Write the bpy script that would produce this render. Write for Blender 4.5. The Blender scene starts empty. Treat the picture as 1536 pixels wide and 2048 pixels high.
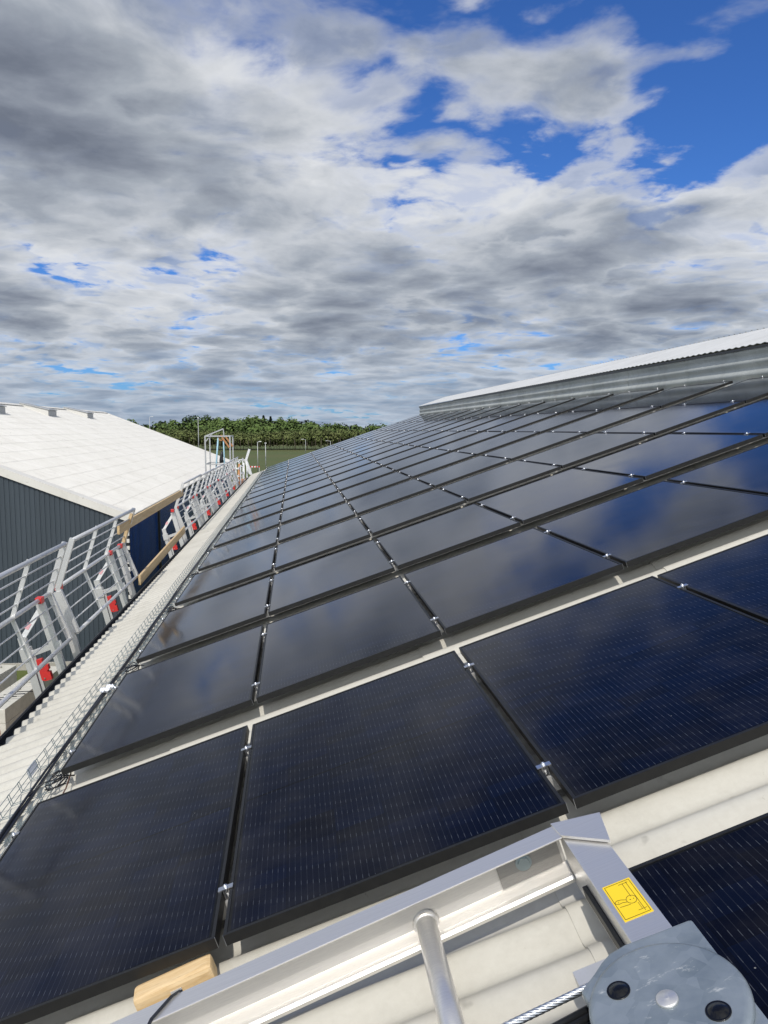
import bpy, bmesh, math, random
from mathutils import Vector, Matrix, Euler
random.seed(7)
SC = bpy.context.scene
COL = SC.collection
R = math.radians

# ------------------------------------------------------------------ frame of the place
# X right (up the roof), Y along the eaves away from the camera, Z up, ground at Z = 0
SL = R(18.866)
CS, SN = math.cos(SL), math.sin(SL)
ZP = 4.4845                                   # height of the panel glass plane at v = 0
def RW(u, v, off=0.0):                        # along the eaves, up the slope, off the panel plane
    return Vector((v*CS - off*SN, u, ZP + v*SN + off*CS))

# ------------------------------------------------------------------ camera
CAMPOS = Vector((1.33176, -2.30818, 6.4))
F_PX = 1578.7                                 # focal length in pixels of the 1536x2048 picture
RIGHT = Vector((0.9935685, -0.11323264, 0.0))
DOWN = Vector((-0.01180051, -0.10354444, -0.99455482))
FWD = Vector((0.11261607, 0.98815835, -0.1042147))
cd = bpy.data.cameras.new('camera')
cam = bpy.data.objects.new('camera', cd); COL.objects.link(cam)
m = Matrix((RIGHT, -DOWN, -FWD)).transposed().to_4x4(); m.translation = CAMPOS
cam.matrix_world = m
cd.sensor_fit = 'VERTICAL'; cd.sensor_height = 24.0
cd.lens = 24.0*F_PX/2048.0
cd.clip_start = 0.05; cd.clip_end = 6000
SC.camera = cam
def ray(px, py):
    return (RIGHT*((px-768)/F_PX) + DOWN*((py-1024)/F_PX) + FWD).normalized()
def on_y(px, py, Y):
    d = ray(px, py); return CAMPOS + d*((Y-CAMPOS.y)/d.y)

# ------------------------------------------------------------------ light
sv = Vector((0.05, -0.60, 0.80))              # sun direction in the roof's frame (v, u, normal)
SUN = Vector((sv.x*CS - sv.z*SN, sv.y, sv.x*SN + sv.z*CS)).normalized()
ld = bpy.data.lights.new('sun', 'SUN'); ld.energy = 3.2; ld.angle = R(0.53); ld.color = (1.0, 0.94, 0.85)
sun = bpy.data.objects.new('sun', ld); COL.objects.link(sun)
sun.rotation_euler = SUN.to_track_quat('Z', 'Y').to_euler()
SC.view_settings.view_transform = 'Standard'; SC.view_settings.look = 'None'
SC.view_settings.exposure = -0.12; SC.view_settings.gamma = 1.0

class NT:
    """small helper round a node tree"""
    dim = '3D'
    def __init__(s, tree): s.t = tree; s.n = tree.nodes; s.l = tree.links
    def put(s, sock, v):
        if isinstance(v, bpy.types.NodeSocket): s.l.new(v, sock)
        elif v is not None: sock.default_value = v
    def math(s, op, a, b=None, c=None, clamp=False):
        n = s.n.new('ShaderNodeMath'); n.operation = op; n.use_clamp = clamp
        for i, v in enumerate((a, b, c)):
            if v is not None: s.put(n.inputs[i], v)
        return n.outputs[0]
    def vec(s, op, a, b=None, scale=None):
        n = s.n.new('ShaderNodeVectorMath'); n.operation = op
        s.put(n.inputs[0], a)
        if b is not None: s.put(n.inputs[1], b)
        if scale is not None: s.put(n.inputs['Scale'], scale)
        return n.outputs['Value'] if op in ('LENGTH', 'DOT_PRODUCT') else n.outputs[0]
    def xyz(s, x=0.0, y=0.0, z=0.0):
        n = s.n.new('ShaderNodeCombineXYZ')
        for i, v in enumerate((x, y, z)): s.put(n.inputs[i], v)
        return n.outputs[0]
    def sep(s, v):
        n = s.n.new('ShaderNodeSeparateXYZ'); s.l.new(v, n.inputs[0]); return n.outputs
    def noise(s, v, scale=1.0, detail=4.0, rough=0.5, dist=0.0, col=False, lac=2.0):
        n = s.n.new('ShaderNodeTexNoise'); n.noise_dimensions = s.dim; s.put(n.inputs['Vector'], v)
        for k, x in (('Scale', scale), ('Detail', detail), ('Roughness', rough), ('Distortion', dist), ('Lacunarity', lac)): s.put(n.inputs[k], x)
        return n.outputs['Color' if col else 'Fac']
    def voro(s, v, scale=1.0, smooth=None, out='Distance'):
        n = s.n.new('ShaderNodeTexVoronoi'); n.voronoi_dimensions = s.dim; s.put(n.inputs['Vector'], v); s.put(n.inputs['Scale'], scale)
        if smooth is not None: n.feature = 'SMOOTH_F1'; s.put(n.inputs['Smoothness'], smooth)
        return n.outputs[out]
    def mr(s, v, a, b, c=0.0, d=1.0, kind='LINEAR'):
        n = s.n.new('ShaderNodeMapRange'); n.interpolation_type = kind
        for i, x in enumerate((v, a, b, c, d)): s.put(n.inputs[i], x)
        return n.outputs[0]
    def mix(s, f, a, b, blend='MIX'):
        n = s.n.new('ShaderNodeMix'); n.data_type = 'RGBA'; n.blend_type = blend
        s.put(n.inputs[0], f); s.put(n.inputs[6], rgba(a)); s.put(n.inputs[7], rgba(b))
        return n.outputs[2]
def rgba(c):
    return (*c, 1.0) if isinstance(c, tuple) and len(c) == 3 else c
def srgb(r, g, b):
    return tuple(((c/255)/12.92 if c/255 <= .04045 else ((c/255+.055)/1.055)**2.4) for c in (r, g, b))

# ------------------------------------------------------------------ sky
W = bpy.data.worlds.new('World'); SC.world = W; W.use_nodes = True
W.cycles.sampling_method = 'MANUAL'; W.cycles.sample_map_resolution = 512
t = NT(W.node_tree); t.n.clear()
sky = t.n.new('ShaderNodeTexSky'); sky.sky_type = 'NISHITA'; sky.sun_disc = False
sky.sun_elevation = math.asin(SUN.z); sky.sun_rotation = math.atan2(SUN.x, SUN.y)
sky.altitude = 50; sky.air_density = 1.0; sky.dust_density = 0.6; sky.ozone_density = 3.0
tc = t.n.new('ShaderNodeTexCoord'); D = tc.outputs['Generated']
dx, dy, dz = t.sep(D)
AZEL = t.xyz(t.math('ARCTAN2', dx, dy), t.math('ARCSINE', dz), 0.0)
def blobs(lst):
    acc = None
    for px, py, rx, ry, amp in lst:           # where a cloud bank or a gap stands in the sky, as a direction
        d = ray(px, py)
        c = (math.atan2(d.x, d.y), math.asin(d.z), 0.0)
        q = t.vec('MULTIPLY', t.vec('SUBTRACT', AZEL, c), (F_PX/rx, F_PX/ry, 0.0))
        v = t.mr(t.vec('LENGTH', q), 1.0, 0.0, 0.0, amp, 'SMOOTHSTEP')
        acc = v if acc is None else t.math('ADD', acc, v)
    return acc
RISE = 2.4
COVER = blobs([
    (150, 220, 780, 400, .32), (1440, 40, 430, 380, -.58), (1010, 270, 120, 60, -.10), (690, 130, 90, 50, -.10), (450, -820, 1500, 620, -.55), (-900, 150, 1000, 420, .25),
    (1170, 320, 230, 60, -.24), (780, 322, 50, 30, -.12), (980, 430, 560, 170, .16), (1480, 470, 420, 210, .14), (440, 200, 50, 60, -.10),
    (60, 500, 200, 60, .02), (150, 550, 170, 60, -.34), (480, 540, 420, 130, .16), (1200, 190, 150, 190, .22), (560, 320, 260, 150, .08), (620, 210, 200, 90, .14), (800, 60, 300, 120, .02), (330, 440, 460, 110, .14), (420, 660, 520, 90, .12), (1250, 660, 420, 60, .10), (860, 170, 200, 130, .10),
    (40, 600, 130, 90, .20), (800, 640, 1500, 120, .02), (1200, 600, 420, 110, .12), (720, 600, 260, 90, .14), (1460, 60, 110, 90, .22)])
SHADE = blobs([(-800, 250, 900, 420, -.30), (190, 370, 520, 160, .66), (300, 60, 620, 170, -.30), (560, 300, 240, 160, -.12), (620, 190, 260, 120, -.06), (830, 530, 360, 70, .40), (900, 385, 300, 80, -.36), (560, 360, 150, 60, -.26),
               (420, 460, 260, 50, -.24), (1250, 600, 560, 90, .46), (40, 150, 140, 170, -.36), (600, 600, 330, 45, .14), (1450, 420, 220, 110, -.26), (1120, 540, 380, 40, .16),
               (1050, 585, 160, 36, -.20), (760, 690, 1300, 80, .42), (40, 570, 100, 50, -.26), (60, 650, 110, 40, .24), (1250, 310, 160, 50, -.2), (1200, 200, 160, 160, .05), (900, 180, 200, 120, .16)])
LOWC, SGAIN, SOFF = .14, 1.45, -.10
zc = t.math('ADD', t.math('MAXIMUM', dz, 0.0), .135)
PX, PY = t.math('DIVIDE', dx, zc), t.math('DIVIDE', dy, zc)
PP = t.xyz(PX, PY, 0.0)
wob = t.vec('SCALE', t.vec('SUBTRACT', t.noise(PP, 1.3, 3, .5, col=True), (.5, .5, .5)), scale=.35)
PP = t.vec('ADD', PP, wob)
back = t.mr(dy, .15, -.35, 0, 1, 'SMOOTHSTEP')   # unseen sky behind the camera, sun's side, given extra cloud as fill light
bias = t.math('MULTIPLY_ADD', COVER, .75, t.mr(dz, .04, .24, LOWC, .0))
bias = t.math('MULTIPLY_ADD', back, .22, bias)
NS, HH = 9, .85
clear, acc = None, None
for i in range(NS):                              # a cumulus deck seen in slices from its flat base to its tops
    h_ = i/(NS-1)
    q = t.vec('ADD', t.vec('SCALE', PP, scale=1+HH*h_), (3.1, 7.7, 1.15*h_*HH*2))
    n_ = t.math('MULTIPLY_ADD', t.noise(q, 1.35, 7, .58), 2.5, -.80)
    v_ = t.voro(q, 2.5); v2_ = t.voro(q, 7.0)
    d_ = t.math('MULTIPLY_ADD', t.math('SUBTRACT', .50, v_), .52, n_)
    d_ = t.math('MULTIPLY_ADD', t.math('SUBTRACT', .45, v2_), .22, d_)
    d_ = t.math('ADD', d_, t.math('ADD', bias, -.30*h_**1.2))
    a_ = t.mr(d_, .46, t.mr(dz, .25, .42, .60, .80), 0, .70, 'SMOOTHSTEP')
    th = t.mr(d_, .48, 1.35, .12, 1.0)
    s_ = t.math('MULTIPLY', th, (1-h_)**1.35)
    w_ = a_ if clear is None else t.math('MULTIPLY', clear, a_)
    acc = t.math('MULTIPLY', w_, s_) if acc is None else t.math('MULTIPLY_ADD', w_, s_, acc)
    inv = t.math('SUBTRACT', 1.0, a_)
    clear = inv if clear is None else t.math('MULTIPLY', clear, inv)
cov = t.math('SUBTRACT', 1.0, clear)
fine = t.noise(t.vec('MULTIPLY', D, (1, 1, 1.8)), 18.0, 5, .6)
sh = t.math('DIVIDE', acc, t.math('MAXIMUM', cov, .02))
sh = t.math('MULTIPLY_ADD', sh, t.mr(dz, .03, .20, 1.75, SGAIN), t.math('MULTIPLY_ADD', SHADE, .40, SOFF))
sh = t.math('MULTIPLY_ADD', t.math('SUBTRACT', fine, .5), .20, sh, True)
ramp = t.n.new('ShaderNodeValToRGB'); t.l.new(sh, ramp.inputs[0])
el = ramp.color_ramp.elements
el[0].position = 0.0; el[0].color = (*srgb(234, 236, 238), 1)
el[1].position = 1.0; el[1].color = (*srgb(118, 125, 138), 1)
for p_, c_ in ((.22, (209, 213, 218)), (.48, (172, 179, 188)), (.75, (142, 149, 161))):
    e_ = el.new(p_); e_.color = (*srgb(*c_), 1)
bg = t.n.new('ShaderNodeBackground'); bg.inputs['Strength'].default_value = 0.1
deep = t.mix(1.0, sky.outputs[0], (.38, .72, 1.30), 'MULTIPLY')
t.l.new(deep, bg.inputs['Color'])
bc = t.n.new('ShaderNodeBackground'); t.l.new(t.mr(dy, .05, -.55, 1.0, 2.6), bc.inputs['Strength'])  # clouds behind the camera brightened on purpose to lift the shadows
low = t.mr(t.math('MAXIMUM', dz, 0.0), .0, .13, 1.0, 0.0, 'SMOOTHSTEP')
ccol = t.mix(t.math('MULTIPLY', low, .55), ramp.outputs[0], srgb(158, 178, 206))
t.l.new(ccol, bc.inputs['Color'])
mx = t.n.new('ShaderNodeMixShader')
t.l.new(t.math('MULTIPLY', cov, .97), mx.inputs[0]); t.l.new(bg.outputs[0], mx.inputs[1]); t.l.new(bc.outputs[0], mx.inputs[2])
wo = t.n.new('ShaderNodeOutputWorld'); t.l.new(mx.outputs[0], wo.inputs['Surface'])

# ------------------------------------------------------------------ materials
def mat(name, base=(.5, .5, .5), rough=.6, metal=0.0, spec=None):
    mt = bpy.data.materials.new(name); mt.use_nodes = True
    k = NT(mt.node_tree); b = k.n['Principled BSDF']
    b.inputs['Base Color'].default_value = rgba(base); b.inputs['Roughness'].default_value = rough; b.inputs['Metallic'].default_value = metal
    if spec is not None: b.inputs['IOR'].default_value = spec
    mt['k'] = 0
    return mt, k, b
def bump(k, b, h, strength=.3, dist=.01):
    n = k.n.new('ShaderNodeBump'); n.inputs['Strength'].default_value = strength; n.inputs['Distance'].default_value = dist
    k.l.new(h, n.inputs['Height']); k.l.new(n.outputs[0], b.inputs['Normal'])
def objco(k): return k.n.new('ShaderNodeTexCoord').outputs['Object']
def speckled(name, c0, c1, rough, scale, metal=0.0, bs=.2, bd=.002, stretch=None, detail=6):
    mt, k, b = mat(name, c0, rough, metal)
    v = objco(k)
    if stretch: v = k.vec('MULTIPLY', v, stretch)
    n = k.noise(v, scale, detail, .62)
    k.l.new(k.mix(k.mr(n, .3, .7), c0, c1), b.inputs['Base Color'])
    k.l.new(k.mr(n, .25, .75, rough-.08, rough+.08), b.inputs['Roughness'])
    if bs: bump(k, b, n, bs, bd)
    return mt
M = {}
def fibre(name, c0, c1, c2):
    mt, k, b = mat(name, c0, .78)
    v = objco(k)
    a = k.noise(v, .9, 6, .6); f = k.noise(v, 38, 4, .6); sp = k.noise(v, 9, 3, .5)
    c = k.mix(k.mr(a, .35, .68), c0, c1)
    c = k.mix(k.mr(f, .3, .75, 0, .4), c, c2)
    c = k.mix(k.mr(sp, .70, .76, 0, .5), c, tuple(x*.5 for x in c2))
    st = k.noise(k.vec('MULTIPLY', v, (.35, 5.0, .35)), 1.0, 5, .6)
    c = k.mix(k.mr(st, .5, .75, 0, .35), c, tuple(x*.85 for x in c2))
    gr = k.noise(v, 2.6, 7, .7)
    c = k.mix(k.mr(gr, .52, .72, 0, .30), c, tuple(x*.62 for x in c2))
    ms_ = k.noise(v, 26, 5, .7)
    c = k.mix(k.mr(ms_, .68, .74, 0, .45), c, (.20, .19, .14))
    k.l.new(c, b.inputs['Base Color']); bump(k, b, f, .25, .002)
    return mt
M['fibre'] = fibre('fibre_cement', (.54, .525, .47), (.48, .465, .41), (.42, .40, .35))
M['white_roof'] = fibre('pale_fibre_cement', (.70, .685, .64), (.63, .615, .565), (.58, .555, .50))
M['vent_cap'] = fibre('pale_grey_fibre_cement', (.56, .57, .57), (.50, .51, .51), (.44, .44, .42))
M['vent_sheet'] = fibre('grey_fibre_cement', (.46, .49, .48), (.36, .39, .38), (.27, .27, .24))

def panel_glass():
    mt, k, b = mat('solar_cells', (.006, .009, .02), .09)
    v = objco(k); x, y, z = k.sep(v)
    oi = k.n.new('ShaderNodeObjectInfo').outputs['Random']
    pw = 1.096/54.0
    fx = k.math('FRACT', k.math('DIVIDE', k.math('SUBTRACT', x, .019), pw))
    line = k.math('LESS_THAN', k.math('ABSOLUTE', k.math('SUBTRACT', fx, .5)), .042)
    ix = k.math('FLOOR', k.math('DIVIDE', k.math('SUBTRACT', x, .019), pw))
    cy = 1.716/20.0
    fy = k.math('FRACT', k.math('DIVIDE', k.math('SUBTRACT', y, .019), cy))
    iy = k.math('FLOOR', k.math('DIVIDE', k.math('SUBTRACT', y, .019), cy))
    cx = k.math('FLOOR', k.math('DIVIDE', k.math('SUBTRACT', x, .019), pw*9))
    # tin pads that glint: a short dash per wire, shifted a little from wire to wire
    ph = k.math('FRACT', k.math('ADD', fy, k.math('MULTIPLY', ix, .111)))
    dash = k.math('LESS_THAN', k.math('ABSOLUTE', k.math('SUBTRACT', ph, .5)), .13)
    cellr = k.noise(k.xyz(k.math('MULTIPLY', cx, 3.7), k.math('MULTIPLY', iy, 5.3), k.math('MULTIPLY', oi, 37.0)), 1.0, 0)
    soft = k.noise(k.xyz(x, y, k.math('MULTIPLY', oi, 50.0)), 3.0, 3, .5)
    cc = k.mix(k.mr(k.math('ADD', cellr, k.math('MULTIPLY', soft, .6)), .55, 1.1), (.0034, .0042, .0085), (.0034, .0060, .0180))
    gap = k.math('MAXIMUM', k.math('LESS_THAN', fy, .022), k.math('LESS_THAN', k.math('FRACT', k.math('DIVIDE', k.math('SUBTRACT', x, .019), pw*9)), .012))
    cc = k.mix(k.math('MULTIPLY', gap, .6), cc, (.003, .004, .007))
    mid = k.math('LESS_THAN', k.math('ABSOLUTE', k.math('SUBTRACT', y, .877)), .006)
    cc = k.mix(mid, cc, (.002, .002, .003))
    cc = k.mix(k.math('MULTIPLY', line, k.math('MULTIPLY_ADD', dash, .30, .10)), cc, (.12, .135, .16))
    edge = k.math('MAXIMUM', k.math('GREATER_THAN', k.math('ABSOLUTE', k.math('SUBTRACT', x, .567)), .546), k.math('GREATER_THAN', k.math('ABSOLUTE', k.math('SUBTRACT', y, .877)), .858))
    cc = k.mix(edge, cc, (.006, .007, .009))
    dm = k.noise(k.xyz(x, y, k.math('MULTIPLY', oi, 23.0)), 5.0, 6, .65)
    lowe = k.mr(x, 0.0, .09, .10, .0)
    cc = k.mix(k.math('ADD', k.mr(dm, .45, .8, 0, .05), k.math('MULTIPLY', lowe, dm)), cc, (.20, .19, .17))
    spot = k.mr(k.voro(k.xyz(x, y, k.math('MULTIPLY', oi, 9.0)), 7.0), .018, .012, 0, .5)
    cc = k.mix(spot, cc, (.35, .35, .33))
    k.l.new(cc, b.inputs['Base Color'])
    dust = k.noise(k.xyz(x, y, k.math('MULTIPLY', oi, 91.0)), 2.2, 5, .6)
    b.inputs['Roughness'].default_value = .6
    # anti-reflection coated glass: hardly any mirror head-on, a full one at a grazing angle
    lw = k.n.new('ShaderNodeLayerWeight'); lw.inputs['Blend'].default_value = .5
    gs = k.n.new('ShaderNodeBsdfGlossy'); gs.inputs['Color'].default_value = (.96, .97, 1, 1)
    k.l.new(k.mr(dust, .3, .7, .05, .11), gs.inputs['Roughness'])
    ms = k.n.new('ShaderNodeMixShader')
    k.l.new(k.math('MULTIPLY_ADD', k.math('POWER', lw.outputs["Facing"], 5.6), .98, .004), ms.inputs[0])
    k.l.new(b.outputs[0], ms.inputs[1]); k.l.new(gs.outputs[0], ms.inputs[2])
    k.l.new(ms.outputs[0], k.n['Material Output'].inputs['Surface'])
    b.inputs['Specular IOR Level'].default_value = 0.0
    fl = k.noise(v, 160.0, 2, .5)
    bump(k, b, fl, .05, .001)
    k.l.new(b.inputs['Normal'].links[0].from_socket, gs.inputs['Normal'])
    return mt
M['cells'] = panel_glass()
M['black_frame'] = speckled('black_anodised', (.006, .006, .006), (.011, .011, .010), .5, 30, 0.0, .05, .0005)
M['bright_edge'] = mat('cut_aluminium', (.75, .76, .78), .3, 1.0)[0]
M['alu'] = speckled('brushed_aluminium', (.83, .81, .77), (.74, .72, .69), .38, 6, .78, .03, .0005, (1, 40, 40))
M['mill'] = speckled('mill_aluminium', (.74, .735, .72), (.62, .62, .61), .44, 14, .55, .08, .0008)
M['dull_alu'] = speckled('dull_aluminium', (.40, .385, .36), (.32, .31, .295), .5, 18, .7, .05, .0005, (1, 30, 30))
M['zinc_bolt'] = mat('zinc_bolt', (.42, .50, .53), .28, .9)[0]
M['galv'] = None
def galv():
    mt, k, b = mat('galvanised_steel', (.5, .5, .5), .45, .55)
    v = objco(k)
    a = k.noise(v, 7, 5, .6); vz = k.voro(v, 26.0, out='Color'); r_ = k.sep(vz)[0]
    c = k.mix(k.mr(a, .35, .65), (.19, .235, .27), (.31, .355, .385))
    c = k.mix(k.math('MULTIPLY', r_, .22), c, (.55, .60, .63))
    sc = k.noise(k.vec('MULTIPLY', v, (16, 44, 16)), 1.0, 5, .7)
    c = k.mix(k.mr(sc, .61, .68, 0, .7), c, (.70, .71, .68))
    k.l.new(c, b.inputs['Base Color'])
    k.l.new(k.mr(sc, .3, .7, .38, .52), b.inputs['Roughness'])
    bump(k, b, sc, .12, .001)
    return mt
M['galv'] = galv()
M['rope'] = mat('steel_wire', (.62, .64, .66), .32, 1.0)[0]
M['zinc_wire'] = mat('zinc_wire', (.33, .40, .42), .45, .7)[0]
M['black_plastic'] = mat('black_plastic', (.012, .013, .015), .45)[0]
M['gloss_black'] = mat('gloss_black_rubber', (.006, .006, .006), .16)[0]
M['cable'] = mat('black_cable', (.010, .011, .016), .4)[0]
M['brown_cable'] = mat('brown_cable', (.10, .045, .03), .5)[0]
M['red'] = speckled('red_plastic', (.62, .035, .03), (.52, .03, .03), .42, 20, 0, .05)
M['orange'] = speckled('orange_paint', (.46, .22, .09), (.36, .16, .06), .6, 9, 0, .1)
M['wood'] = None
def wood(name, c0, c1, stretch):
    mt, k, b = mat(name, c0, .7)
    v = k.vec('MULTIPLY', objco(k), stretch)
    n = k.noise(v, 1.0, 6, .6, 1.2); n2 = k.noise(v, 5.0, 3, .5)
    c = k.mix(k.mr(n, .35, .65), c0, c1)
    c = k.mix(k.mr(n2, .55, .75, 0, .35), c, tuple(x*.55 for x in c1))
    k.l.new(c, b.inputs['Base Color']); bump(k, b, n, .2, .002)
    return mt
M['wood'] = wood('pine_board', (.62, .47, .27), (.50, .35, .18), (22, 1.6, 22))
M['block'] = wood('pale_timber', (.76, .58, .34), (.62, .42, .20), (5, 40, 40))
M['yellow'] = mat('yellow_label', (.85, .60, .02), .45)[0]
M['ink'] = mat('black_ink', (.05, .035, .01), .6)[0]
M['white_label'] = mat('white_label', (.78, .80, .86), .5)[0]
M['pink_label'] = mat('pink_label', (.75, .42, .45), .5)[0]
M['blue_rope'] = mat('pale_blue_rope', (.32, .52, .62), .6)[0]
def cladding(name, c0, c1, rough, spec):
    mt, k, b = mat(name, c0, rough)
    v = objco(k)
    n = k.noise(k.vec('MULTIPLY', v, (3, 3, .25)), 1.0, 5, .6); w_ = k.noise(v, 2.2, 6, .65)
    c = k.mix(k.mr(n, .35, .7), c0, c1)
    c = k.mix(k.mr(w_, .66, .78, 0, .25), c, tuple(min(1, x*3) for x in c1))
    k.l.new(c, b.inputs['Base Color'])
    return mt
M['slate_clad'] = cladding('slate_cladding', (.046, .061, .076), (.038, .051, .064), .5, .4)
M['navy_clad'] = cladding('navy_cladding', (.020, .075, .26), (.016, .055, .19), .24, .5)
M['dark_metal'] = mat('dark_gutter', (.012, .014, .018), .35)[0]
M['concrete'] = speckled('white_concrete', (.62, .60, .54), (.50, .49, .43), .85, 8, 0, .3, .004)
M['rubble'] = speckled('broken_stone', (.50, .44, .36), (.34, .22, .14), .9, 2.2, 0, .4, .01)
M['plinth'] = speckled('pale_plinth', (.42, .40, .35), (.35, .33, .29), .85, 6)
M['pole'] = mat('pale_grey_steel', (.42, .43, .43), .5, .3)[0]
M['white_paint'] = mat('white_paint', (.72, .73, .73), .5)[0]
M['skylight'] = mat('grey_flashing', (.40, .40, .39), .6)[0]
def ground_mat(name, cols, sc):
    mt, k, b = mat(name, cols[0], .95)
    v = objco(k)
    a = k.noise(v, sc, 6, .62); f = k.noise(v, sc*14, 4, .6); l = k.noise(v, .02, 3, .5)
    c = k.mix(k.mr(a, .35, .65), cols[0], cols[1])
    c = k.mix(k.mr(f, .35, .7, 0, .6), c, cols[2])
    c = k.mix(k.mr(l, .4, .65, 0, .5), c, cols[3])
    k.l.new(c, b.inputs['Base Color']); bump(k, b, f, .5, .03)
    return mt
M['grass'] = ground_mat('grass', [(.085, .115, .022), (.12, .135, .035), (.055, .085, .016), (.105, .10, .035)], .5)
M['field'] = ground_mat('field_grass', [(.062, .090, .016), (.080, .095, .022), (.045, .070, .012), (.095, .085, .024)], .05)
M['dirt'] = ground_mat('bare_dirt', [(.34, .26, .17), (.42, .35, .25), (.26, .17, .10), (.36, .28, .19)], .9)
def leaf(name, c0, c1, c2):
    mt, k, b = mat(name, c0, .75)
    at = k.n.new('ShaderNodeAttribute'); at.attribute_name = 'clump'; r_ = at.outputs['Fac']
    n = k.noise(objco(k), .25, 3, .6)
    c = k.mix(r_, c0, c1); c = k.mix(k.mr(n, .4, .65, 0, .6), c, c2)
    k.l.new(c, b.inputs['Base Color']); b.inputs['Specular IOR Level'].default_value = .15
    an = k.n.new('ShaderNodeAttribute'); an.attribute_name = 'outward'
    ge = k.n.new('ShaderNodeNewGeometry')
    mixn = k.vec('NORMALIZE', k.vec('ADD', k.vec('SCALE', ge.outputs['Normal'], scale=.35), an.outputs['Vector']))
    k.l.new(mixn, b.inputs['Normal'])
    return mt
M['leaf_dark'] = leaf('dark_leaves', (.034, .060, .022), (.055, .090, .030), (.045, .070, .028))
M['leaf_mid'] = leaf('mid_leaves', (.070, .115, .032), (.125, .180, .050), (.085, .125, .040))
M['leaf_wood'] = leaf('plantation_leaves', (.100, .135, .042), (.150, .180, .060), (.140, .145, .060))
M['leaf_fir'] = leaf('fir_needles', (.024, .046, .028), (.036, .062, .034), (.028, .050, .026))
M['bark'] = mat('bark', (.10, .085, .06), .9)[0]

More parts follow.
